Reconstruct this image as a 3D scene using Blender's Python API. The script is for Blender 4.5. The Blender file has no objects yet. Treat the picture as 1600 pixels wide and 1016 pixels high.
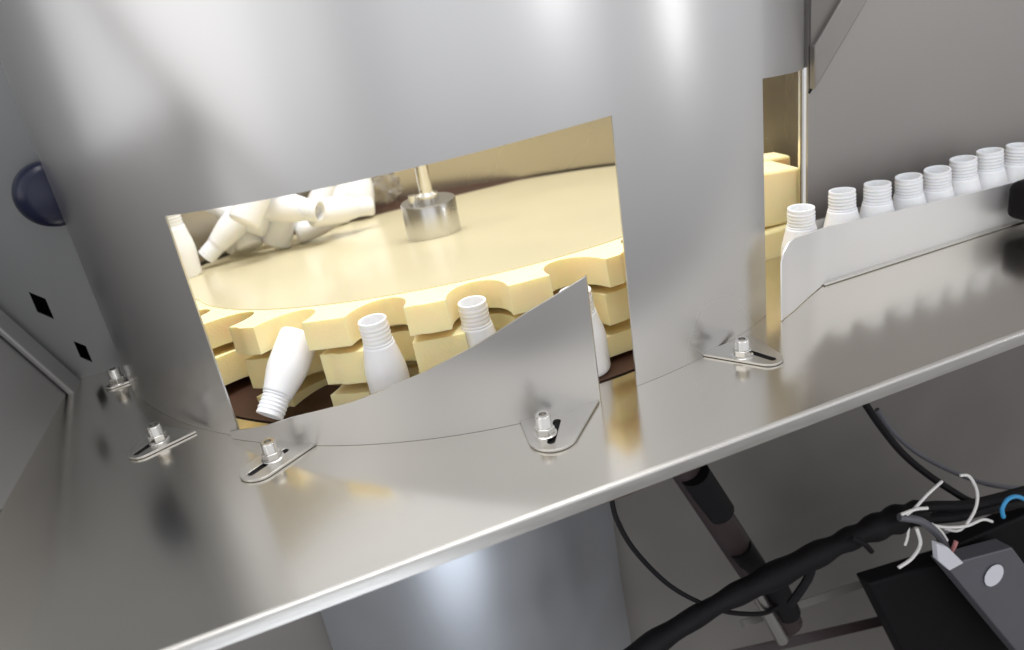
import bpy, bmesh, math, random
from mathutils import Vector, Matrix
random.seed(7)
S = bpy.context.scene
COL = S.collection
rad = math.radians

# ------------------------------------------------------------------ camera
cam_d = bpy.data.cameras.new('camera')
cam = bpy.data.objects.new('camera', cam_d)
COL.objects.link(cam)
R = [[0.92202483, -0.27513753, 0.27234089],
     [-0.35811599, -0.33896621, 0.86997405],
     [-0.14704815, -0.8996673, -0.41106641]]      # columns: camera right, down, forward in world axes
m = Matrix(((R[0][0], -R[0][1], -R[0][2], 0),
            (R[1][0], -R[1][1], -R[1][2], 0),
            (R[2][0], -R[2][1], -R[2][2], 0.45),
            (0, 0, 0, 1)))
cam.matrix_world = m
cam_d.sensor_width = 36
cam_d.lens = 36 * 1230 / 1600
cam_d.clip_start = 0.01
cam_d.clip_end = 60
cam_d.dof.use_dof = True
cam_d.dof.focus_distance = 0.95
cam_d.dof.aperture_fstop = 3.6
S.camera = cam
CP = Vector((0, 0, 0.45))

# ------------------------------------------------------------------ light
S.view_settings.view_transform = 'Standard'
S.view_settings.look = 'None'
S.view_settings.exposure = 0.0
S.view_settings.gamma = 1.0
w = bpy.data.worlds.new('World')
S.world = w
w.use_nodes = True
nt = w.node_tree
bg = nt.nodes['Background']
tc = nt.nodes.new('ShaderNodeTexCoord')
sx = nt.nodes.new('ShaderNodeSeparateXYZ')
rp = nt.nodes.new('ShaderNodeValToRGB')
nt.links.new(tc.outputs['Generated'], sx.inputs[0])
mr = nt.nodes.new('ShaderNodeMapRange')
mr.inputs['From Min'].default_value = -1
mr.inputs['From Max'].default_value = 1
nt.links.new(sx.outputs['Z'], mr.inputs['Value'])
nt.links.new(mr.outputs['Result'], rp.inputs[0])
e = rp.color_ramp.elements
e[0].position = 0.25; e[0].color = (0.12, 0.115, 0.11, 1)
e[1].position = 0.95; e[1].color = (0.62, 0.63, 0.66, 1)
k = rp.color_ramp.elements.new(0.46); k.color = (0.52, 0.525, 0.54, 1)
nt.links.new(rp.outputs[0], bg.inputs['Color'])
bg.inputs['Strength'].default_value = 1.45


def area(name, loc, target, sx_, sy_, power, color=(1, 1, 1), roll=0.0):
    d = bpy.data.lights.new(name, 'AREA')
    d.shape = 'RECTANGLE'
    d.size = sx_; d.size_y = sy_
    d.energy = power; d.color = color
    o = bpy.data.objects.new(name, d)
    COL.objects.link(o)
    o.location = loc
    q = (Vector(target) - Vector(loc)).to_track_quat('-Z', 'Y')
    o.rotation_euler = (q.to_matrix().to_4x4() @ Matrix.Rotation(roll, 4, 'Z')).to_euler()
    return o


S.cycles.sample_clamp_indirect = 3.0
area('ceiling_lamp', (0.35, 1.1, 1.9), (0.3, 1.25, 0), 1.3, 1.0, 42, (1.0, 0.985, 0.96))
area('front_fill', (0.5, -2.4, 0.9), (0.3, 0.7, 0.3), 3.6, 2.2, 8, (0.93, 0.96, 1.0))  # unseen fill, added so the drum front reflects brightness
area('glint_fill', (1.02, -1.14, 0.55), (0.35, 0.7, 0.3), 0.04, 0.16, 1.3)  # unseen source added for the glint on the drum front
area('streak_fill', (2.05, -0.42, 0.30), (0.43, 0.71, 0.3), 0.013, 0.36, 0.95, roll=rad(14))  # unseen narrow source added for the slanted streak on the drum
area('left_fill', (-2.6, -0.6, 0.8), (0.0, 1.0, 0.2), 3.0, 2.0, 8, (1.0, 0.99, 0.97))  # unseen fill added to lighten the drum's left half
area('drum_side_fill', (-1.1, 0.72, 0.55), (-0.2, 1.05, 0.25), 1.3, 1.1, 1.5, (1.0, 0.98, 0.95))  # unseen fill added close by to lift the drum's dark left edge
area('inner_streak_fill', (0.12, 1.28, 1.0), (0.25, 1.4, 0.1), 0.03, 0.35, 0.9, (1.0, 0.98, 0.93))  # unseen source added above the drum to streak its inner wall
area('inner_streak_fill_right', (0.45, 1.2, 1.05), (0.45, 1.4, 0.1), 0.03, 0.35, 0.8, (1.0, 0.98, 0.93))  # second added source for the inner wall streaks
area('under_fill', (-0.1, 0.15, -0.5), (0.15, 0.8, -0.4), 0.55, 0.3, 2.2, (0.86, 0.92, 1.0))  # unseen cool fill added to brighten the lower sheet

# ------------------------------------------------------------------ materials
MATS = {}


def mat(name, col, rough=0.4, metal=0.0, noise=0.0, nscale=20, nstretch=(1, 1, 1), bump=0.0, bscale=60,
        coat=0.0, sss=0.0, rnoise=0.0, trans=0.0, ior=1.45, aniso=0.0, emit=None, sheen=0.0, col2=None, spec=0.5):
    ma = bpy.data.materials.new(name)
    ma.use_nodes = True
    t = ma.node_tree
    b = t.nodes['Principled BSDF']
    b.inputs['Roughness'].default_value = rough
    b.inputs['Metallic'].default_value = metal
    b.inputs['Coat Weight'].default_value = coat
    b.inputs['Coat Roughness'].default_value = 0.15
    b.inputs['IOR'].default_value = ior
    b.inputs['Transmission Weight'].default_value = trans
    b.inputs['Specular IOR Level'].default_value = spec
    b.inputs['Anisotropic'].default_value = aniso
    if sss:
        b.inputs['Subsurface Weight'].default_value = sss
        b.inputs['Subsurface Radius'].default_value = (0.030, 0.014, 0.004)
        b.inputs['Subsurface Scale'].default_value = 1.0
    tcn = t.nodes.new('ShaderNodeTexCoord')
    mp = t.nodes.new('ShaderNodeMapping')
    mp.inputs['Scale'].default_value = nstretch
    t.links.new(tcn.outputs['Object'], mp.inputs[0])
    n = t.nodes.new('ShaderNodeTexNoise')
    n.inputs['Scale'].default_value = nscale
    n.inputs['Detail'].default_value = 6 if nscale > 15 else 1.0
    t.links.new(mp.outputs[0], n.inputs[0])
    c2 = col2 or tuple(x * (1 - noise) for x in col)
    r = t.nodes.new('ShaderNodeValToRGB')
    r.color_ramp.elements[0].position = 0.1
    r.color_ramp.elements[0].color = (*c2, 1)
    r.color_ramp.elements[1].position = 0.9
    r.color_ramp.elements[1].color = (*col, 1)
    t.links.new(n.outputs[0], r.inputs[0])
    t.links.new(r.outputs[0], b.inputs['Base Color'])
    if rnoise:
        q = t.nodes.new('ShaderNodeMapRange')
        q.inputs['From Min'].default_value = 0.0
        q.inputs['From Max'].default_value = 1.0
        q.inputs['To Min'].default_value = rough - rnoise
        q.inputs['To Max'].default_value = rough + rnoise
        t.links.new(n.outputs[0], q.inputs[0])
        t.links.new(q.outputs[0], b.inputs['Roughness'])
    if bump and bscale > 50 and metal < 0.95:
        n2 = t.nodes.new('ShaderNodeTexNoise')
        n2.inputs['Scale'].default_value = bscale
        n2.inputs['Detail'].default_value = 5 if bscale > 50 else 0.6
        t.links.new(mp.outputs[0], n2.inputs[0])
        bn = t.nodes.new('ShaderNodeBump')
        bn.inputs['Strength'].default_value = bump
        bn.inputs['Distance'].default_value = 0.002
        t.links.new(n2.outputs[0], bn.inputs['Height'])
        t.links.new(bn.outputs[0], b.inputs['Normal'])
    MATS[name] = ma
    return ma


STEEL = mat('satin_steel_skin', (0.66, 0.655, 0.65), 0.29, 1, 0.10, 5, (1, 1, 1.0), 0.12, 9, rnoise=0.05)
INNER = mat('inner_warm_steel', (0.50, 0.455, 0.37), 0.27, 0.92, 0.08, 6, (1, 1, 1), 0.15, 12, rnoise=0.05)  # same drum steel, the foam's warm reflection put into the colour
DECK = mat('brushed_steel_deck', (0.76, 0.725, 0.66), 0.17, 1, 0.06, 5, (1, 1.6, 1), 0.03, 5, rnoise=0.04)
PLATE = mat('brushed_steel_plate', (0.62, 0.61, 0.60), 0.33, 1, 0.08, 8, (1, 1, 1), 0.10, 16, rnoise=0.05)
TABS = mat('cut_steel_tab', (0.68, 0.66, 0.62), 0.30, 1, 0.12, 40, (1, 1, 1), 0.15, 90, rnoise=0.06)
BOLT = mat('bright_bolt_steel', (0.78, 0.76, 0.72), 0.2, 1, 0.15, 60, (1, 1, 1), 0.2, 200, rnoise=0.06)
WALL = mat('grey_wall_steel', (0.36, 0.34, 0.325), 0.45, 0.75, 0.12, 4, (1, 1, 1), 0.10, 12, rnoise=0.06)
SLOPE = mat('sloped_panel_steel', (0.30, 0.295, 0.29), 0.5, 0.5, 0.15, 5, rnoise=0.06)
PALE = mat('lit_guide_steel', (0.84, 0.83, 0.82), 0.45, 0.75, 0.05, 8, rnoise=0.05)  # lighter copy of the plate steel, bright reflection put into the colour
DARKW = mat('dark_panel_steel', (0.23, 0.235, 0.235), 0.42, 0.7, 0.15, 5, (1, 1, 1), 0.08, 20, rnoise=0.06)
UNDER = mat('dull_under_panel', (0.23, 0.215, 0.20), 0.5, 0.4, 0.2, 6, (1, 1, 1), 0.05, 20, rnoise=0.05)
UNDERB = mat('blueish_under_sheet', (0.62, 0.65, 0.70), 0.38, 1, 0.1, 8, (1, 1, 1), 0.15, 16, rnoise=0.05)
FOAM = mat('yellow_foam', (0.98, 0.82, 0.45), 0.9, 0, 0.10, 16, (1, 1, 1), 0.2, 300, sss=0.4)
DISC = mat('cream_turntable_top', (0.70, 0.63, 0.42), 0.30, 0.12, 0.08, 6, (1, 1, 1), 0.05, 10, rnoise=0.04, coat=0.3)
WHITE = mat('white_bottle_plastic', (0.86, 0.86, 0.87), 0.32, 0, 0.02, 30, (1, 1, 1), 0, 60, sss=0.15)
FILM = mat('clear_film', (0.95, 0.92, 0.85), 0.08, 0, 0.0, trans=0.85, ior=1.3)
BLACK = mat('black_cable_sheath', (0.008, 0.007, 0.008), 0.6, 0, 0.3, 80, (1, 1, 1), 0.3, 200, spec=0.18)
BLACKBOX = mat('black_box_paint', (0.006, 0.005, 0.006), 0.6, 0, 0.3, 20, (1, 1, 1), 0.1, 100, spec=0.15)
BROWN = mat('brown_shade', (0.07, 0.032, 0.02), 0.5, 0.2, 0.3, 10)  # shade and dark reflection below the foam put into the colour
GREYBOX = mat('grey_box_metal', (0.13, 0.13, 0.145), 0.45, 0.3, 0.15, 15, (1, 1, 1), 0.1, 60)
LDOT = mat('pale_round_sticker', (0.62, 0.62, 0.66), 0.5, 0, 0.05, 50)
WWIRE = mat('white_wire', (0.75, 0.73, 0.70), 0.4)
BWIRE = mat('blue_wire', (0.05, 0.32, 0.62), 0.35)
RWIRE = mat('red_wire', (0.5, 0.2, 0.2), 0.4)
MWIRE = mat('maroon_sleeve', (0.03, 0.018, 0.018), 0.5, 0, 0.3, 60)
BLUE = mat('navy_knob_plastic', (0.003, 0.006, 0.030), 0.3, 0, 0.1, 20)
HOLE = mat('hole_dark', (0.004, 0.003, 0.003), 0.9)  # black stands in for the unlit inside of holes and gaps

# ------------------------------------------------------------------ helpers


def ray(p):
    a, b, c = p[0] - 800, p[1] - 508, 1230
    return Vector([R[i][0] * a + R[i][1] * b + R[i][2] * c for i in range(3)])


def onz(p, z=0.0):
    r = ray(p)
    return CP + r * ((z - CP.z) / r.z)


def aty(p, Y):
    r = ray(p)
    return CP + r * (Y / r.y)


def thing(name, label, cat, loc=(0, 0, 0), group=None):
    o = bpy.data.objects.new(name, None)
    COL.objects.link(o)
    o.location = loc
    o.empty_display_size = 0.02
    o['label'] = label; o['category'] = cat
    if group: o['group'] = group
    bpy.context.view_layer.update()
    return o


def tag(o, label, cat, group=None):
    o['label'] = label; o['category'] = cat
    if group: o['group'] = group
    return o


def obj(name, bm, ma, parent=None, smooth=True, bevel=0.0, segs=2, angle=40):
    me = bpy.data.meshes.new(name)
    bmesh.ops.recalc_face_normals(bm, faces=bm.faces)
    bm.to_mesh(me); bm.free()
    return obj_me(name, me, ma, parent, smooth, bevel, segs, angle)


def obj_me(name, me, ma, parent=None, smooth=True, bevel=0.0, segs=2, angle=40):
    o = bpy.data.objects.new(name, me)
    COL.objects.link(o)
    me.materials.clear(); me.materials.append(ma)
    if smooth:
        for p in me.polygons: p.use_smooth = True
        me.set_sharp_from_angle(angle=rad(angle))
    if bevel:
        mo = o.modifiers.new('bevel', 'BEVEL')
        mo.width = bevel; mo.segments = segs; mo.limit_method = 'ANGLE'; mo.angle_limit = rad(35)
        mo.harden_normals = False
    if parent is not None:
        o.parent = parent
        # meshes are modelled in world space: cancel a translated/rotated parent
        o.matrix_parent_inverse = parent.matrix_world.inverted()
    return o


def prism(pts, off):
    """closed solid from polygon pts (Vectors) pushed by vector off"""
    bm = bmesh.new()
    a = [bm.verts.new(p) for p in pts]
    b = [bm.verts.new(Vector(p) + Vector(off)) for p in pts]
    n = len(pts)
    bm.faces.new(a); bm.faces.new(list(reversed(b)))
    for i in range(n):
        bm.faces.new((a[i], b[i], b[(i + 1) % n], a[(i + 1) % n]))
    return bm


def box(bm, c, s, rot=None):
    mtx = Matrix.Translation(c) @ (rot.to_4x4() if rot is not None else Matrix()) @ Matrix.Diagonal((*s, 1))
    bmesh.ops.create_cube(bm, size=1, matrix=mtx)
    return bm


def tube(pts, r, segs=10, steps=8, closed=False, rfun=None):
    """smooth tube through pts (Catmull-Rom)"""
    P = [Vector(p) for p in pts]
    out = []
    n = len(P)
    for i in range(n - 1):
        p0 = P[max(i - 1, 0)]; p1 = P[i]; p2 = P[i + 1]; p3 = P[min(i + 2, n - 1)]
        for s in range(steps):
            t = s / steps
            out.append(0.5 * ((2 * p1) + (p2 - p0) * t + (2 * p0 - 5 * p1 + 4 * p2 - p3) * t * t + (3 * p1 - p0 - 3 * p2 + p3) * t ** 3))
    out.append(P[-1])
    bm = bmesh.new()
    rings = []
    up = Vector((0, 0, 1))
    for i, p in enumerate(out):
        d = (out[min(i + 1, len(out) - 1)] - out[max(i - 1, 0)]).normalized()
        if abs(d.dot(up)) > 0.95: up = Vector((1, 0, 0))
        a = d.cross(up).normalized(); b = a.cross(d).normalized()
        up = b
        rr = r if rfun is None else r * rfun(i / (len(out) - 1))
        rings.append([bm.verts.new(p + (a * math.cos(t) + b * math.sin(t)) * rr) for t in [2 * math.pi * k / segs for k in range(segs)]])
    for i in range(len(rings) - 1):
        for k in range(segs):
            bm.faces.new((rings[i][k], rings[i][(k + 1) % segs], rings[i + 1][(k + 1) % segs], rings[i + 1][k]))
    bm.faces.new(rings[0]); bm.faces.new(list(reversed(rings[-1])))
    return bm


def lathe(prof, segs=40, mtx=None, bm=None, cap0=True, cap1=True):
    """prof: list of (r,z)"""
    bm = bm or bmesh.new()
    mtx = mtx or Matrix()
    rings = []
    for r, z in prof:
        rings.append([bm.verts.new(mtx @ Vector((r * math.cos(2 * math.pi * k / segs), r * math.sin(2 * math.pi * k / segs), z))) for k in range(segs)])
    for i in range(len(rings) - 1):
        for k in range(segs):
            bm.faces.new((rings[i][k], rings[i][(k + 1) % segs], rings[i + 1][(k + 1) % segs], rings[i + 1][k]))
    if cap0: bm.faces.new(list(reversed(rings[0])))
    if cap1: bm.faces.new(rings[-1])
    return bm


def thicken(o, t, inner=None, angle=40):
    """give an open sheet real thickness, rims shaded sharp"""
    mo = o.modifiers.new('solid', 'SOLIDIFY'); mo.thickness = t; mo.offset = 0
    if inner is not None:
        o.data.materials.append(inner); mo.material_offset = 1
    bpy.context.view_layer.update()
    dg = bpy.context.evaluated_depsgraph_get()
    me = bpy.data.meshes.new_from_object(o.evaluated_get(dg))
    o.modifiers.clear()
    old = o.data; nm = old.name
    o.data = me; bpy.data.meshes.remove(old); me.name = nm
    for p in me.polygons: p.use_smooth = True
    me.set_sharp_from_angle(angle=rad(angle))


def flat(name, loops, z0, z1, ma, parent=None, bevel=0.0, mtx=None):
    """flat sheet with holes from 2D loops, between z0 and z1"""
    cu = bpy.data.curves.new(name, 'CURVE')
    cu.dimensions = '2D'; cu.fill_mode = 'BOTH'
    cu.extrude = (z1 - z0) / 2
    for lp in loops:
        sp = cu.splines.new('POLY')
        sp.points.add(len(lp) - 1)
        for i, p in enumerate(lp): sp.points[i].co = (p[0], p[1], 0, 1)
        sp.use_cyclic_u = True
    tmp = bpy.data.objects.new('tmp', cu)
    COL.objects.link(tmp)
    bpy.context.view_layer.update()
    me = bpy.data.meshes.new_from_object(tmp)
    bpy.data.objects.remove(tmp); bpy.data.curves.remove(cu)
    me.name = name
    me.transform((mtx or Matrix()) @ Matrix.Translation((0, 0, (z0 + z1) / 2)))
    bm = bmesh.new(); bm.from_mesh(me)
    bmesh.ops.remove_doubles(bm, verts=bm.verts, dist=1e-6)
    bm.to_mesh(me); bm.free()
    return obj_me(name, me, ma, parent, True, bevel, 2, 30)


CX, CY, RD = 0.322, 1.255, 0.553


def pol(a, r, z=0.0):
    return Vector((CX + r * math.cos(rad(a)), CY + r * math.sin(rad(a)), z))


# ------------------------------------------------------------------ the table and enclosure
Y0 = 0.5532
table = thing('steel_table', 'long satin steel table top with rounded front lip under the drum', 'table', (0.3, 1.0, -0.02))
hole = []
for i in range(96):
    a = -180 + 360 * i / 96
    s = 1.0 if (-171 < a < -33) else 0.0
    r = 0.552 + (0.43 - 0.552) * s
    hole.append(pol(a, r)[:2])
flat('table_top', [[(-1.2, Y0 + 0.006), (2.6, Y0 + 0.006), (2.6, 2.1), (-1.2, 2.1)], hole], -0.003, 0.0, DECK, table)
# rounded folded lip
bm = bmesh.new()
prof = [(Y0 + 0.0062, 0.0), (Y0 + 0.002, -0.0001), (Y0 + 0.0008, -0.0006), (Y0 + 0.0002, -0.0015), (Y0, -0.003), (Y0, -0.0150), (Y0 + 0.001, -0.016),
        (Y0 + 0.025, -0.016), (Y0 + 0.025, -0.014), (Y0 + 0.003, -0.013), (Y0 + 0.003, -0.006), (Y0 + 0.0062, -0.003)]
L = [[bm.verts.new((x, y, z)) for y, z in prof] for x in (-1.2, 2.6)]
for i in range(len(prof)):
    j = (i + 1) % len(prof)
    bm.faces.new((L[0][i], L[0][j], L[1][j], L[1][i]))
bm.faces.new(L[0]); bm.faces.new(list(reversed(L[1])))
LIP = mat('worn_lip_steel', (0.62, 0.60, 0.57), 0.40, 0.9, 0.12, 30, (1, 8, 8), 0.08, 60, rnoise=0.08)
obj('front_lip', bm, LIP, table)
# drive housing below the drum's hole, deep shade put into its brown
flat('deck_dark_reflection', [[tuple(pol(-175 + 100 * i / 60, 0.520)[:2]) for i in range(61)] + [tuple(pol(-75 - 100 * i / 60, 0.4302)[:2]) for i in range(61)]], 0.0008, 0.002, BROWN, table)  # brown ring paints the foam's dark reflection onto the deck
bm = bmesh.new(); prev = None
for i in range(61):
    a_ = -30 + 220 * i / 60
    c_ = [bm.verts.new(pol(a_, 0.5515, 0.001)), bm.verts.new(pol(a_, 0.5515, -0.13))]
    if prev: bm.faces.new((prev[0], c_[0], c_[1], prev[1]))
    prev = c_
obj('opening_sleeve', bm, INNER, table)
o = obj('drive_housing', lathe([(0.565, -0.004), (0.565, -0.132), (0.56, -0.136), (0.02, -0.136)], 64, Matrix.Translation((CX, CY, 0))), BROWN, table)

# back panel to the right, joins the drum
back = thing('back_panel', 'plain grey steel panel rising behind the row of bottles', 'panel', (1.6, 0.9, 0))
bm = bmesh.new()
box(bm, Vector((1.73, 0.902, 0.55)), (1.95, 0.004, 1.096))
obj('panel_sheet', bm, WALL, back)
YB = 0.8985
p0, p1, p2, p3 = aty((1352, -10), YB), aty((1312, -10), YB), aty((1264, 72), YB), aty((1264, 140), YB)
d = (p0 - p3)
q = [p3, p0, p0 + d, p1 + d, p1, p2]
BRACE = mat('brace_steel', (0.30, 0.28, 0.265), 0.45, 0.7, 0.12, 20, (1, 1, 1), 0.1, 30)
obj('diagonal_brace', prism(q, (0, -0.012, 0)), BRACE, back, bevel=0.002)
q = [p2, p1, p1 + d * 3, Vector((p2.x, YB, 0.9))]
obj('corner_shade_sheet', prism(q, (0, -0.004, 0)), UNDER, back)  # added dark sheet, paints the contact shade beside the drum
gs = [aty((1350, 0), YB - .0005), aty((1264, 146), YB - .0005)]
gap = tube([gs[0] + (gs[0] - gs[1]) * .3, gs[0], gs[1]], 0.0016, 6)
obj('seam_gap', gap, HOLE, back)

# left side
side = thing('left_wall_panel', 'grey wall panel with two dark slots behind the drum', 'panel', (-0.7, 1.2, 0))
def quadhole(c, w_, h_, sh):
    return [(c.x - w_, c.z + h_ + sh), (c.x + w_, c.z + h_ * 0.55 - sh), (c.x + w_, c.z - h_ - sh), (c.x - w_, c.z - h_ * 0.5 + sh)]
h1 = aty((65, 478), 1.2); h2 = aty((130, 550), 1.2)
M = Matrix(((1, 0, 0, 0), (0, 0, -1, 1.2), (0, 1, 0, 0), (0, 0, 0, 1)))
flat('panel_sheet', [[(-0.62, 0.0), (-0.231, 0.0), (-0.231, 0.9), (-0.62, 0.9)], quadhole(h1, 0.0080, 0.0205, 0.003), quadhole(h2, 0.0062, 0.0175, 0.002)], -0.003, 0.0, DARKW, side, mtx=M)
for h in (h1, h2):
    bm = bmesh.new(); box(bm, Vector((h.x, 1.23, h.z)), (0.05, 0.05, 0.06))
    bmesh.ops.delete(bm, geom=[f for f in bm.faces if f.calc_center_median().y < 1.21], context='FACES')
    obj('slot_box', bm, HOLE, side, smooth=False)

E_ = aty((152, 632), 1.192); D_ = onz((0, 800)) + Vector((0, 0, 0.001))
B_ = aty((0, 497), 1.192)
slope = thing('sloping_side_panel', 'sloping dark grey steel panel at the far left of the table', 'panel', E_)
dBE = (B_ - E_); dDE = (D_ - E_)
pts = [E_, E_ + dBE * 2.0, E_ + dBE * 2.0 + dDE * 1.5, E_ + dDE * 1.5]
nrm = dBE.cross(dDE).normalized()
if nrm.z > 0: nrm = -nrm
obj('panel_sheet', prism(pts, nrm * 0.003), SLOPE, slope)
up = -nrm
side_dir = up.cross(dBE.normalized())
if side_dir.z > 0: side_dir = -side_dir
a0 = E_ - dBE * 0.2 + up * 0.002; a1 = E_ + dBE * 2 + up * 0.002
w0 = side_dir * 0.042
obj('edge_rail', prism([a0, a1, a1 + w0, a0 + w0], up * 0.009), SLOPE, slope, bevel=0.003)

# blue knob
kb = thing('navy_button', 'dark navy blue round knob on the left wall beside the drum', 'knob', aty((68, 303), 1.2))
kc = aty((80, 303), 1.165)
ax = Vector((0.35, -1, 0.1)).normalized()
mk = Matrix.Translation(kc) @ ax.to_track_quat('Z', 'Y').to_matrix().to_4x4()
obj('knob_cap', lathe([(0.030, -0.035), (0.040, -0.030), (0.043, -0.01), (0.042, 0.012), (0.037, 0.022), (0.028, 0.026), (0.002, 0.028)], 48, mk), BLUE, kb)
obj('collar', lathe([(0.022, -0.075), (0.022, -0.034)], 32, mk), RWIRE, kb)

# ------------------------------------------------------------------ drum
drum = thing('sheet_metal_drum', 'tall round satin steel drum with cut-out openings standing on the table', 'machine drum', (CX, CY, 0))
AL, AR = -136.2, -86.6        # window
AF = -62.6                    # right opening starts
AT = -39.6                    # silhouette tangent
def wtop(a):
    t = (a - AL) / (AR - AL)
    return 0.270 + (0.304 - 0.270) * (1 - (1 - t) ** 1.25)
ZT = 0.72
angs = [-188 + i * 2 for i in range(26)]
angs = sorted(set([a for a in [-200 + 2.0 * i for i in range(110)] if a < AT] + [AL, AR, AF, AT]))
bm = bmesh.new()
def colv(P, zs):
    return [bm.verts.new((P.x, P.y, z)) for z in zs]
def faces_between(A, B, js):
    for j in js: bm.faces.new((A[j], B[j], B[j + 1], A[j + 1]))
cols = {}
def zrows(a):
    if a <= AL or (a >= AR and a < AF):
        w_ = 0.270 if a <= AL else 0.304
    elif a < AR: w_ = wtop(a)
    else: w_ = 0.294 - 0.027 * max(0, min(1, (a - AF) / (AT - AF)))
    return [0.0002, w_ * 0.5, w_, (w_ + ZT) / 2, ZT]
for a in angs:
    cols[a] = colv(pol(a, RD), zrows(a))
# a second column where the row height jumps (AF)
for i in range(len(angs) - 1):
    a, b = angs[i], angs[i + 1]
    lower = not ((a >= AL and b <= AR) or a >= AF)
    faces_between(cols[a], cols[b], [0, 1, 2, 3] if lower else [2, 3])
# tangent flange over the right opening
t_end = pol(AT, RD); tv = Vector((-math.sin(rad(AT)), math.cos(rad(AT)), 0))
# (flares a little outwards so that it shows past the rear skin)
fl = pol(AT, RD + 0.008) + tv * 0.012
F1 = colv(fl, zrows(AT)); faces_between(cols[AT], F1, [2, 3])
# right of the opening the skin carries on round the back, lower part only begins again
backangs = [AT + 1.2 + i * (160.0 + 39.6 - 1.2 - 0.0) / 98 for i in range(99)]
prev = None
for a in backangs:
    c_ = colv(pol(a, RD), [0.0002, 0.15, 0.294, 0.5, ZT])
    if prev: faces_between(prev, c_, [0, 1, 2, 3])
    prev = c_
me = bpy.data.meshes.new('skin')
bm.normal_update()
bmesh.ops.recalc_face_normals(bm, faces=bm.faces)
bm.to_mesh(me); bm.free()
skin = obj_me('skin', me, STEEL, drum, True, angle=50)
thicken(skin, 0.0022, INNER)
# overlapping seam post at the right opening
bm = bmesh.new()
pp = pol(AT + 2.0, RD - 0.003)
box(bm, Vector((pp.x, pp.y, 0.147)), (0.004, 0.004, 0.292))
obj('opening_edge_strip', bm, BOLT, drum)


def hull2(pts):
    pts = sorted(set((round(p[0], 6), round(p[1], 6)) for p in pts))
    def half(ps):
        h = []
        for p in ps:
            while len(h) >= 2 and (h[-1][0] - h[-2][0]) * (p[1] - h[-2][1]) - (h[-1][1] - h[-2][1]) * (p[0] - h[-2][0]) <= 0: h.pop()
            h.append(p)
        return h
    a = half(pts); b = half(reversed(pts))
    return a[:-1] + b[:-1]


def make_tab(parent, A, B, T, rt, P, z=0.0006, slot=(0.30, 0.86), hb=0.021):
    """slotted clamping tab lying on the table, bolted through its slot. A,B base points, T tip, P bolt point"""
    A, B, T, P = [Vector(v[:2]) for v in (A, B, T, P)]
    mid = (A + B) / 2
    d_ = (T - mid).normalized(); n_ = Vector((-d_.y, d_.x))
    C = T - d_ * rt
    pts = [A, B] + [C + Vector((math.cos(t), math.sin(t))) * rt for t in [2 * math.pi * k / 40 for k in range(40)]]
    out = hull2([tuple(p) for p in pts])
    ln = (T - mid).length
    s0 = mid + d_ * ln * slot[0]; s1 = mid + d_ * ln * slot[1]
    hw = 0.0042
    ring = []
    base = math.atan2(n_.y, n_.x)
    for k in range(9): ring.append(tuple(s0 + Vector((math.cos(base + math.pi * k / 8), math.sin(base + math.pi * k / 8))) * hw))
    for k in range(9): ring.append(tuple(s1 + Vector((math.cos(base + math.pi + math.pi * k / 8), math.sin(base + math.pi + math.pi * k / 8))) * hw))
    tab = flat('mounting_tab', [out, ring], z, z + 0.0028, TABS, parent, bevel=0.0005)
    flat('slot_dark', [ring], z - 0.0004, z - 0.0001, HOLE, tab)  # black sheet paints the dark inside the slot
    P3 = Vector((P.x, P.y, z + 0.0028))
    t = Matrix.Translation(P3)
    # washer + hex nut + threaded stud
    bm = lathe([(0.0125, 0.0), (0.0125, 0.0012), (0.0119, 0.0017), (0.004, 0.0018)], 28, t)
    obj('washer', bm, BOLT, tab)
    rot = Matrix.Rotation(random.uniform(0, 1), 4, 'Z')
    bm = lathe([(0.0100, 0.0018), (0.0108, 0.0025), (0.0108, 0.0085), (0.0100, 0.0095), (0.005, 0.0097)], 6, t @ rot)
    obj('hex_nut', bm, BOLT, tab, angle=20, bevel=0.0004)
    prof = []
    zz = 0.009
    while zz < hb:
        prof += [(0.0072, zz), (0.0082, zz + 0.0009)]
        zz += 0.0020
    prof += [(0.0080, hb), (0.0072, hb + 0.001), (0.0040, hb + 0.001), (0.0036, hb - 0.004)]
    obj('stud', lathe(prof, 20, t), BOLT, tab)
    return tab


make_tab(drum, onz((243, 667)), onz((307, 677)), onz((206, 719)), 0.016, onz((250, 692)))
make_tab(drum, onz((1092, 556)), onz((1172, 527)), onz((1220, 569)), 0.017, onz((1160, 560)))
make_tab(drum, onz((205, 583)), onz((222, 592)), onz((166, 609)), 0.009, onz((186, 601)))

# unseen bar added out to the left for its dark reflection in the drum
def mirrored(p, dist):
    v = ray(p); ox, oy = CP.x - CX, CP.y - CY
    A = v.x ** 2 + v.y ** 2; B = 2 * (ox * v.x + oy * v.y); C = ox * ox + oy * oy - RD * RD
    h = CP + v * ((-B - math.sqrt(B * B - 4 * A * C)) / 2 / A)
    n = Vector((h.x - CX, h.y - CY, 0)).normalized(); v.normalize()
    return h + (v - 2 * v.dot(n) * n) * dist
A = mirrored((205, 60), 0.45); B = mirrored((410, 275), 0.45)
eb = obj('reflected_bar', tube([A + (A - B) * 0.5, A, B, B + (B - A) * 0.3], 0.020, 20), UNDER)
tag(eb, 'added dull grey slanted bar left of the drum, mirrored as a dark band', 'reflected bar')

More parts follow.
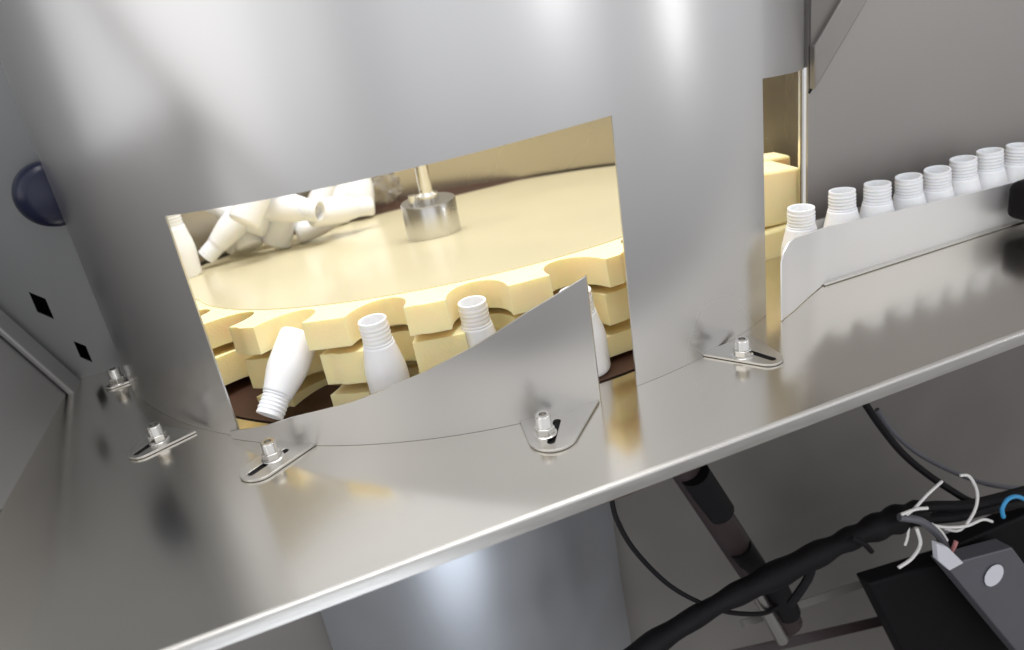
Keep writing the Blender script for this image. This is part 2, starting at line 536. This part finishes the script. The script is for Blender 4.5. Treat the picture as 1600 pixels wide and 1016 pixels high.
# ------------------------------------------------------------------ curved guide plate in front of the window
gp = thing('curved_guide_plate', 'curved wedge-shaped steel guide plate bolted before the big drum opening', 'guide plate', pol(-110, RD, 0))
RG = RD + 0.006
knots = [(-137, 0.010), (-131, 0.024), (-127, 0.037), (-119, 0.055), (-110.7, 0.081), (-104, 0.105), (-98.7, 0.127), (-94, 0.143), (-91.8, 0.150)]
def gtop(a):
    for i in range(len(knots) - 1):
        if knots[i][0] <= a <= knots[i + 1][0]:
            t = (a - knots[i][0]) / (knots[i + 1][0] - knots[i][0]); return knots[i][1] * (1 - t) + knots[i + 1][1] * t
    return knots[-1][1]
bm = bmesh.new(); prev = None
N = 60
for i in range(N + 1):
    a = -137 + (137 - 91.8) * i / N
    P = pol(a, RG)
    c_ = [bm.verts.new((P.x, P.y, 0.0003 + (gtop(a) - 0.0003) * j / 3)) for j in range(4)]
    if prev:
        for j in range(3): bm.faces.new((prev[j], c_[j], c_[j + 1], prev[j + 1]))
    prev = c_
P = pol(-91.2, RG - 0.012)
c_ = [bm.verts.new((P.x, P.y, 0.0003 + (gtop(-91) - 0.004) * j / 3)) for j in range(4)]
for j in range(3): bm.faces.new((prev[j], c_[j], c_[j + 1], prev[j + 1]))
g = obj('plate', bm, PLATE, gp, angle=50)
thicken(g, 0.002)
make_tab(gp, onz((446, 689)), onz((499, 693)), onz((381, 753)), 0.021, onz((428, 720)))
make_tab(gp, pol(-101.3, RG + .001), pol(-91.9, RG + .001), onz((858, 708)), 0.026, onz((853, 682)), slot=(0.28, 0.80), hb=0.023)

# ------------------------------------------------------------------ turntable with foam ring
TILT = math.atan(-0.148)
tt = thing('foam_ring_turntable', 'tilted cream turntable disc ringed by yellow foam fingers inside the drum', 'turntable', (CX, CY, 0.062))
tt.rotation_euler = (TILT, 0, 0)
bpy.context.view_layer.update()
MT = Matrix.Translation((CX, CY, 0.062)) @ Matrix.Rotation(TILT, 4, 'X')


def foam_layer(z0, z1, rt, depth, off, hw=0.53, jit=0.0, bev=0.004):
    out = []
    P = 13.9
    hwd = hw * P / 2
    for k in range(-6, 21):
        ac = -116.5 + off + k * P
        if ac > 180: break
        j = random.uniform(-jit, jit)
        dr = random.uniform(-0.006, 0.003) if jit else 0
        if 12 < ac < 172:          # plain rim on the far side
            n = 4
            for i in range(n): out.append((ac - P / 2 + P * i / n, rt + 0.002))
            continue
        for i in range(3): out.append((ac - P / 2 + (P / 2 - hwd) * i / 3 + 0.02, rt + dr))
        n = 15
        for i in range(n + 1):
            t = math.pi * i / n
            sn = max(0.0, math.sin(t)) ** 0.75
            out.append((ac + j - hwd * (math.cos(t) if abs(math.cos(t)) < 1 else math.copysign(1, math.cos(t))), rt + dr - depth * sn))
        for i in range(1, 3): out.append((ac + hwd + (P / 2 - hwd) * i / 3, rt + dr))
    out = [(r * math.cos(rad(a)), r * math.sin(rad(a))) for a, r in out if a < -116.5 + off - 6.5 * P + 360]
    inner = [(0.25 * math.cos(2 * math.pi * i / 90), 0.25 * math.sin(2 * math.pi * i / 90)) for i in range(90)]
    return flat('foam_layer', [out, inner], z0, z1, FOAM, tt, bevel=bev, mtx=MT)


foam_layer(-0.034, 0.0, 0.496, 0.060, -0.5, 0.58, 0.3, 0.0085)
foam_layer(-0.083, -0.045, 0.486, 0.058, -0.2, 0.51, 0.5)
foam_layer(-0.124, -0.098, 0.482, 0.066, -0.6, 0.50, 0.6)
obj('spacer_core', lathe([(0.40, -0.12), (0.40, -0.001)], 96, MT, cap0=False, cap1=False), FOAM, tt)
dl = []
for i in range(160):
    a_ = 2 * math.pi * i / 160
    rr = 0.426 + 0.112 * max(0.0, min(1.0, (math.sin(a_) + 0.15) / 0.6)) ** 1.2
    dl.append((rr * math.cos(a_), rr * math.sin(a_)))
flat('disc', [dl], 0.0001, 0.0012, DISC, tt, mtx=MT)
hc = aty((676, 352), 1.235)
hm = Matrix.Translation((hc.x, hc.y, 0.070))
hub = obj('hub', lathe([(0.0440, -0.012), (0.0452, -0.008), (0.0452, 0.054), (0.0440, 0.056), (0.012, 0.0565)], 64, hm), STEEL, tt)
obj('shaft', lathe([(0.019, 0.056), (0.019, 0.066), (0.011, 0.070), (0.011, 0.40)], 32, hm), BOLT, hub)
obj('set_screw', lathe([(0.008, 0), (0.008, 0.020), (0.005, 0.0205)], 16, hm @ Matrix.Translation((-0.024, -0.004, 0.05))), BOLT, hub)

# foam block stack near the exit opening
fb = thing('foam_block_stack', 'pale yellow stack of foam blocks seen through the narrow right opening', 'foam block', pol(-38, 0.47, 0.09))
def pblock(name, px, Y, depth):
    return obj(name, prism([aty(p, Y) for p in px], (0, depth, 0)), FOAM, fb, bevel=0.004)
pblock('upper_block', [(1150, 276), (1252, 262), (1254, 330), (1240, 348), (1150, 366)], 0.925, 0.10)
pblock('recessed_block', [(1150, 330), (1270, 320), (1270, 380), (1150, 380)], 0.955, 0.06)
pblock('lower_block', [(1150, 378), (1240, 352), (1250, 470), (1150, 480)], 0.915, 0.09)
pblock('back_block', [(1150, 256), (1236, 243), (1238, 300), (1150, 300)], 0.99, 0.04)

# ------------------------------------------------------------------ bottles
def bottle_parts():
    H = 0.105
    body = [(0.0, 0.001), (0.021, 0.001), (0.0240, 0.003), (0.0248, 0.006), (0.0250, 0.040), (0.0247, 0.047), (0.0235, 0.055), (0.0205, 0.068), (0.0188, 0.076), (0.0183, 0.0785), (0.0162, 0.079)]
    neck = [(0.0162, 0.0785), (0.0178, 0.0790), (0.0178, 0.0805), (0.0164, 0.0812)]
    z = 0.0822
    while z < 0.0995:
        neck += [(0.0163, z), (0.0172, z + 0.0014), (0.0173, z + 0.0022), (0.0163, z + 0.0034)]
        z += 0.0046
    neck += [(0.0163, 0.1010), (0.0168, 0.1035), (0.0164, H), (0.0140, H), (0.0135, H - 0.002), (0.0135, 0.084)]
    b1 = lathe(body, 40, cap0=False, cap1=False)
    bmesh.ops.remove_doubles(b1, verts=b1.verts, dist=1e-6)
    b2 = lathe(neck, 40, cap0=False, cap1=True)
    return b1, b2
src = None


def bottle(label, base, direction=(0, 0, 1), group=None, scale=1.0):
    global src
    base = Vector(base)
    q = Vector(direction).normalized().to_track_quat('Z', 'Y')
    if src is None:
        o = bpy.data.objects.new('white_bottle', None); COL.objects.link(o); o.empty_display_size = 0.02
        b1, b2 = bottle_parts()
        kids = [obj('bottle_body', b1, WHITE, None, angle=70), obj('threaded_neck', b2, WHITE, None, angle=60)]
        for c_ in kids: c_.parent = o
        src = o
    else:
        o = src.copy(); COL.objects.link(o)
        for ch in list(src.children):
            c_ = ch.copy(); COL.objects.link(c_); c_.parent = o
    o.location = base
    o.rotation_mode = 'QUATERNION'
    o.rotation_quaternion = q
    o.scale = (scale,) * 3 if isinstance(scale, (int, float)) else scale
    o['label'] = label; o['category'] = 'bottle'
    if group: o['group'] = group
    return o


G1 = 'white bottles standing in the foam notches'
G2 = 'white bottles queued behind the exit guide'
G3 = 'white bottles heaped on the turntable'
bottle('upright white bottle in the foam notch beside the tipped bottle', onz((586, 498), 0.117) - Vector((0.0, 0.0, 0.117)), (-0.03, 0.0, 1), group=G1, scale=(0.98, 0.98, 1.114))
bottle('white bottle neck showing under the arched foam, nearest the guide plate crest', onz((740, 470), 0.115) - Vector((0, 0, 0.115)), (-0.02, 0.0, 1), group=G1, scale=(0.98, 0.98, 1.095))
bottle('white bottle half hidden behind the guide plate\'s right edge', (0.325, 0.768, 0.0), (-0.03, 0.02, 1), group=G1, scale=(1.13, 1.13, 1.0))
# tipped, neck down
v_tip = pol(-131.6, 0.515, 0); tip = aty((421, 650), 0.858); bot = aty((470, 520), 0.91)
bottle('white bottle tipped upside down, neck hanging over the table', bot, tip - bot, group=G1, scale=(0.96, 0.96, (tip - bot).length / 0.105))
row_lab = ['bottle neck just leaving the narrow drum opening, first of the row',
           'white bottle neck at the left start of the exit guide, second of the row',
           'third white bottle neck counted from the drum in the exit row',
           'fourth white bottle neck counted from the drum in the exit row',
           'fifth white bottle neck counted from the drum in the exit row',
           'sixth white bottle neck counted from the drum in the exit row',
           'seventh white bottle neck counted from the drum in the exit row',
           'eighth white bottle neck, rightmost clear one of the exit row']
for (px, py), lb in zip([(1262, 326), (1320, 300), (1378, 289), (1431, 274), (1477, 262), (1521, 250), (1562, 238), (1600, 227)], row_lab):
    p = onz((px, py), 0.105)
    bottle(lb, (p.x, max(p.y, 0.8255), 0), (random.uniform(-.09, .02), random.uniform(-.02, .05), 1), group=G2, scale=(1.05, 1.05, random.uniform(0.98, 1.02)))

def onplane(p, h=0.0):
    """pixel -> point on turntable top raised by h"""
    r = ray(p); n = MT.to_3x3() @ Vector((0, 0, 1)); o = MT @ Vector((0, 0, 0.004 + h))
    t = (o - CP).dot(n) / r.dot(n)
    return CP + r * t
SC = 1.2
def heap_bottle(c, o_, h, dy, neck_down, lb, sc=SC):
    """c: pixel of the end that rests on the disc (raised h); o_: pixel of the other end, dy farther"""
    A_ = onplane(c, h)
    B_ = aty(o_, A_.y + dy)
    d_ = (B_ - A_).normalized() * 0.105 * sc
    s3 = (sc * random.uniform(0.82, 0.98), sc * random.uniform(0.82, 0.98), sc)
    if neck_down: bottle(lb, A_ + d_, -d_, group=G3, scale=s3)
    else: bottle(lb, A_, d_, group=G3, scale=s3)
heap_bottle((322, 402), (378, 336), 0.018, 0.00, True, 'white bottle leaning neck-down at the left end of the heap')
heap_bottle((432, 384), (446, 308), 0.006, 0.0, False, 'white bottle standing slanted in the middle of the heap')
heap_bottle((352, 378), (425, 352), 0.030, 0.05, False, 'white bottle lying low behind the leaning left bottle')
heap_bottle((392, 388), (372, 330), 0.012, 0.04, False, 'white bottle propped behind the low lying one at the left')
heap_bottle((462, 366), (535, 338), 0.018, 0.0, False, 'small white bottle at the foot of the heap pointing right', 1.0)
heap_bottle((526, 348), (530, 272), 0.004, 0.03, False, 'large white bottle standing near the right end of the heap')
heap_bottle((566, 338), (562, 264), 0.004, 0.02, False, 'white bottle standing at the very right end of the heap')
heap_bottle((420, 352), (350, 326), 0.050, 0.04, False, 'white bottle lying across the top left of the heap')
heap_bottle((490, 346), (470, 296), 0.010, 0.06, False, 'white bottle standing behind the small one at the heap foot')
heap_bottle((500, 330), (430, 322), 0.060, 0.06, True, 'white bottle at the back of the heap, mostly hidden')
heap_bottle((578, 322), (500, 332), 0.040, -0.03, True, 'white bottle lying across the right end of the heap')
heap_bottle((488, 352), (510, 290), 0.010, 0.0, False, 'white bottle leaning against the standing ones at the right of the heap')
heap_bottle((410, 372), (460, 340), 0.020, 0.0, True, 'short white bottle wedged low beside the slanted middle one', 1.0)
heap_bottle((380, 350), (400, 300), 0.070, 0.02, False, 'white bottle poking up to the opening edge left of the middle')
pc = pol(154.5, 0.503); bottle('pale bottle standing in the upper left corner of the opening', (pc.x, pc.y, 0.062 - 0.148 * (pc.y - CY) + 0.002), (0.05, 0, 1), group=G3, scale=SC)

# clear crumpled film right of the heap
bm = bmesh.new()
bmesh.ops.create_icosphere(bm, subdivisions=4, radius=1.0)
from mathutils import noise as mn
c0 = onplane((606, 322), 0.0)
for v in bm.verts:
    p = v.co.copy()
    v.co = p * (1 + 0.5 * mn.noise(p * 2.2) + 0.35 * abs(mn.noise(p * 5)))
    v.co = Vector((v.co.x * 0.036, v.co.y * 0.03, v.co.z * 0.036)) + c0 + Vector((0, 0, 0.046))
tag(obj('crumpled_film', bm, FILM, None, angle=15), 'crumpled clear plastic film between the white heap and the hub', 'plastic film')

# ------------------------------------------------------------------ exit guide
eg = thing('exit_guide_rail', 'bent steel guide strip in front of the queued bottles', 'guide rail', (0.8, 0.795, 0))
path = [(0.580, 0.737, 0.000, 0.078), (0.586, 0.741, 0.0, 0.088), (0.598, 0.7465, 0.0, 0.0965), (0.612, 0.753, 0.0, 0.0975), (0.650, 0.773, 0.0, 0.089), (0.700, 0.797, 0.0, 0.0795),
        (0.80, 0.797, 0.0, 0.0735), (0.95, 0.797, 0.0, 0.066), (1.10, 0.797, 0.0, 0.060), (1.6, 0.797, 0.0, 0.055)]
bm = bmesh.new(); prev = None
for x, y, a, b in path:
    c_ = [bm.verts.new((x, y, 0.0012 + a)), bm.verts.new((x, y, b))]
    if prev: bm.faces.new((prev[0], c_[0], c_[1], prev[1]))
    prev = c_
g = obj('plate', bm, PALE, eg, angle=35)
thicken(g, 0.002)
bm = bmesh.new(); box(bm, Vector((1.15, 0.7915, 0.0016)), (0.92, 0.009, 0.0022))
obj('foot_flange', bm, TABS, eg, bevel=0.0005)
rg = thing('rear_guide_rail', 'steel strip behind the queued bottles', 'guide rail', (1.1, 0.87, 0))
bm = bmesh.new(); box(bm, Vector((1.16, 0.868, 0.031)), (0.86, 0.002, 0.060))
obj('plate', bm, PLATE, rg)

sb = thing('dark_sensor_block', 'dark rounded sensor block at the right edge in front of the exit guide', 'sensor', aty((1590, 330), 0.76))
sc_ = aty((1597, 312), 0.765)
bm = bmesh.new(); box(bm, sc_ + Vector((0.045, 0, -0.004)), (0.10, 0.045, 0.055))
obj('block_body', bm, BLACKBOX, sb, bevel=0.012, segs=4)
obj('post', lathe([(0.012, 0), (0.012, sc_.z)], 20, Matrix.Translation((sc_.x + 0.05, sc_.y, 0.0))), BLACKBOX, sb)

# ------------------------------------------------------------------ below the table
YU = 0.98
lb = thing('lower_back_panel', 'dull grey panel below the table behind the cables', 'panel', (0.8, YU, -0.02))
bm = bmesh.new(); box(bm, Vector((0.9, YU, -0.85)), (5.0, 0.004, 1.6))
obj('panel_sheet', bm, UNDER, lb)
# bright bulging sheet bottom centre
bs = thing('bright_lower_sheet', 'bulging pale bluish steel sheet low under the table', 'sheet metal', aty((720, 1000), 0.80))
bm = bmesh.new(); prev = None
pl = aty((497, 960), 0.86); pr = aty((1010, 1000), 0.86)
for i in range(33):
    t = i / 32
    x = pl.x + (pr.x - pl.x) * t
    y = 0.95 - 0.13 * math.sin(math.pi * t) ** 0.9
    c_ = [bm.verts.new((x, y, -0.12)), bm.verts.new((x, y - 0.012, -0.5)), bm.verts.new((x, y - 0.05, -0.9))]
    if prev:
        for j in range(2): bm.faces.new((prev[j], c_[j], c_[j + 1], prev[j + 1]))
    prev = c_
g = obj('sheet', bm, UNDERB, bs, angle=60)
thicken(g, 0.003)

# diagonal strut
st = thing('slanted_strut', 'slanted dark rod strut with pale steel end under the table', 'strut', aty((1080, 745), 0.80))
A = aty((1060, 715), 0.82); B = aty((1232, 975), 0.78)
obj('rod', tube([A, A.lerp(B, 0.5), B], 0.023, 16), MWIRE, st)
A2 = aty((1120, 820), 0.80); B2 = aty((1150, 872), 0.80)
obj('steel_sleeve', tube([A2, A2.lerp(B2, .5), B2], 0.011, 16), PLATE, st)
A2 = aty((1180, 925), 0.765); B2 = aty((1222, 1000), 0.765)
obj('steel_sleeve', tube([A2, A2.lerp(B2, .5), B2], 0.010, 16), PLATE, st)
A3 = aty((1085, 740), 0.80); B3 = aty((1125, 800), 0.80)
obj('collar', tube([A3, A3.lerp(B3, .5), B3], 0.022, 16), BLACK, st)
A3 = aty((1155, 855), 0.79); B3 = aty((1190, 905), 0.79)
obj('collar', tube([A3, A3.lerp(B3, .5), B3], 0.019, 16), BLACK, st)
A3 = aty((1205, 905), 0.77); B3 = aty((1232, 958), 0.77)
obj('collar', tube([A3, A3.lerp(B3, .5), B3], 0.019, 16), BLACK, st)

def wire(name, pix, r, ma, parent=None, label=None, cat='cable', group=None, segs=8, rfun=None):
    pts = [aty((x, y), Y) for x, y, Y in pix]
    o = obj(name, tube(pts, r, segs, 8, rfun=rfun), ma, parent)
    if parent is None: tag(o, label, cat, group)
    return o
hz = thing('cable_harness', 'thick black wrapped cable harness crossing under the table', 'cable harness', aty((1200, 900), 0.72))
wire('wrapped_bundle', [(960, 1050, .74), (1030, 1000, .74), (1120, 945, .73), (1200, 905, .72), (1290, 860, .72), (1350, 832, .72), (1400, 812, .72), (1440, 800, .72)], 0.0155, BLACK, hz, segs=14,
     rfun=lambda t: 1 + 0.10 * math.sin(t * 60) * (0.5 + t) + 0.12 * math.sin(t * 17) + 0.25 * t)
wire('loose_cable', [(1400, 806, .72), (1450, 792, .71), (1520, 788, .70), (1620, 762, .70)], 0.008, BLACK, hz)
wire('loose_cable', [(1390, 820, .715), (1440, 812, .71), (1500, 806, .70), (1560, 790, .70), (1630, 782, .70)], 0.0085, BLACK, hz)
wire('loose_cable', [(1460, 800, .72), (1520, 800, .71), (1580, 790, .71), (1640, 770, .71)], 0.007, MWIRE, hz)
wire('grey_sleeve', [(1405, 808, .70), (1440, 815, .69), (1468, 838, .685), (1480, 862, .68)], 0.006, GREYBOX, hz)
wire('cable_tie_tail', [(1330, 840, .70), (1350, 850, .70), (1362, 862, .70)], 0.004, BLACK, hz)
wire('cable_tie_tail', [(1270, 878, .71), (1262, 905, .71), (1235, 945, .71)], 0.0065, BLACK, hz)
wire('thin_black_cable', [(955, 775, .78), (963, 810, .77), (990, 858, .76), (1040, 910, .75), (1090, 940, .74), (1140, 957, .74), (1195, 958, .75), (1225, 940, .76)], 0.0035, BLACK, None,
     'thin black cable looping down from the table edge to the harness')
wire('black_cable', [(1350, 628, .80), (1375, 665, .79), (1410, 708, .77), (1450, 742, .75), (1500, 775, .72), (1520, 785, .71)], 0.0055, BLACK, None,
     'black cable hanging from the table\'s underside at right')
wire('grey_cable', [(1370, 640, .82), (1400, 680, .81), (1440, 712, .80), (1500, 742, .78), (1560, 760, .76), (1640, 765, .75)], 0.004, GREYBOX, None,
     'thin dark grey cable running beside the black hanging cable')
G4 = 'white wires at the black box'
wire('white_wire', [(1475, 826, .69), (1500, 828, .685), (1522, 800, .68), (1527, 770, .68), (1515, 745, .68), (1500, 743, .685)], 0.0022, WWIRE, None, 'white wire arching upwards above the black box', 'wire', G4)
wire('white_wire', [(1405, 812, .70), (1425, 798, .695), (1450, 772, .69), (1472, 752, .69)], 0.0022, WWIRE, None, 'white wire rising straight from the harness end', 'wire', G4)
wire('white_wire', [(1432, 825, .69), (1438, 850, .685), (1425, 872, .68), (1404, 887, .68)], 0.0026, WWIRE, None, 'white wire drooping below the harness to the box top', 'wire', G4)
wire('white_wire', [(1420, 822, .70), (1418, 840, .70), (1414, 852, .70)], 0.002, WWIRE, None, 'short white wire stub below the harness end', 'wire', G4)
wire('white_wire', [(1455, 818, .69), (1470, 830, .685), (1480, 845, .68)], 0.002, WWIRE, None, 'short white wire running down to the connector', 'wire', G4)
wire('white_wire', [(1408, 804, .695), (1430, 796, .69), (1449, 794, .69)], 0.0024, WWIRE, None, 'short white wire lying on top of the harness', 'wire', G4)
wire('white_wire', [(1458, 821, .69), (1480, 824, .685), (1510, 822, .68), (1535, 812, .68), (1550, 815, .68)], 0.0022, WWIRE, None, 'white wire running level to the right over the black box', 'wire', G4)
wire('blue_wire', [(1568, 808, .68), (1566, 795, .68), (1575, 780, .68), (1590, 776, .68), (1608, 784, .68)], 0.0032, BWIRE, None, 'bright blue wire loop at the right edge', 'wire')
wire('red_wire', [(1483, 868, .675), (1490, 856, .67), (1494, 846, .67)], 0.0032, RWIRE, None, 'short pale red wire at the connector on the black box', 'wire')

# boxes bottom right
def pixbox(name, px, Y, depth, ma, parent, bevel=0.002):
    pts = [aty(p, Y) for p in px]
    return obj(name, prism(pts, (0, depth, 0)), ma, parent, bevel=bevel)
bb = thing('black_control_box', 'large black box below the cables at lower right', 'control box', aty((1450, 1000), 0.7))
fp = [aty(p, 0.70) for p in [(1358, 914), (1490, 872), (1560, 950), (1700, 1120), (1500, 1200)]]
obj('box_body', prism(fp, Vector((0.0, 0.03, 0.0))), BLACKBOX, bb, bevel=0.004)
fp = [aty(p, 0.695) for p in [(1484, 858), (1640, 790), (1700, 900), (1560, 960)]]
obj('box_body', prism(fp, Vector((0.0, 0.03, 0.0))), BLACKBOX, bb, bevel=0.004)
ps = thing('grey_power_unit', 'grey metal unit with a pale round sticker on the black box', 'power unit', aty((1560, 950), 0.67))
fq = [aty((1478, 884), .66), aty((1582, 856), .655), aty((1700, 1010), .62), aty((1640, 1080), .62)]
nn = (fq[1] - fq[0]).cross(fq[3] - fq[0]).normalized()
if nn.y < 0: nn = -nn
fq[2] = fq[1] + (fq[3] - fq[0]) * 1.0
obj('case', prism(fq, nn * 0.03), GREYBOX, ps, bevel=0.002)
# sticker on the case face
r_ = ray((1551, 898)); t_ = (fq[0] - CP).dot(nn) / r_.dot(nn); cs = CP + r_ * t_ - nn * 0.0022
obj('round_sticker', lathe([(0.0185, 0), (0.0185, 0.0006)], 36, Matrix.Translation(cs) @ (-nn).to_track_quat('Z', 'Y').to_matrix().to_4x4()), LDOT, ps)
obj('connector', prism([aty(p, .655) for p in [(1464, 850), (1482, 856), (1506, 880), (1484, 892), (1466, 876)]], (0, .01, 0)), LDOT, ps, bevel=0.001)

# frame rails under the strut, right bottom
for (a, b, c_, d2, lb2) in [((1160, 975), (1370, 905), 0.80, 0.008, 'thin dim steel rail low under the harness, upper of two'),
                           ((1120, 1030), (1400, 965), 0.78, 0.011, 'thin dim steel rail low under the harness, lower of two')]:
    A = aty(a, c_); B = aty(b, c_)
    bm = tube([A, A.lerp(B, .5), B], d2, 4)
    tag(obj('lower_frame_rail', bm, MWIRE if d2 > .01 else UNDER, None, smooth=False), lb2, 'rail', 'low frame rails')
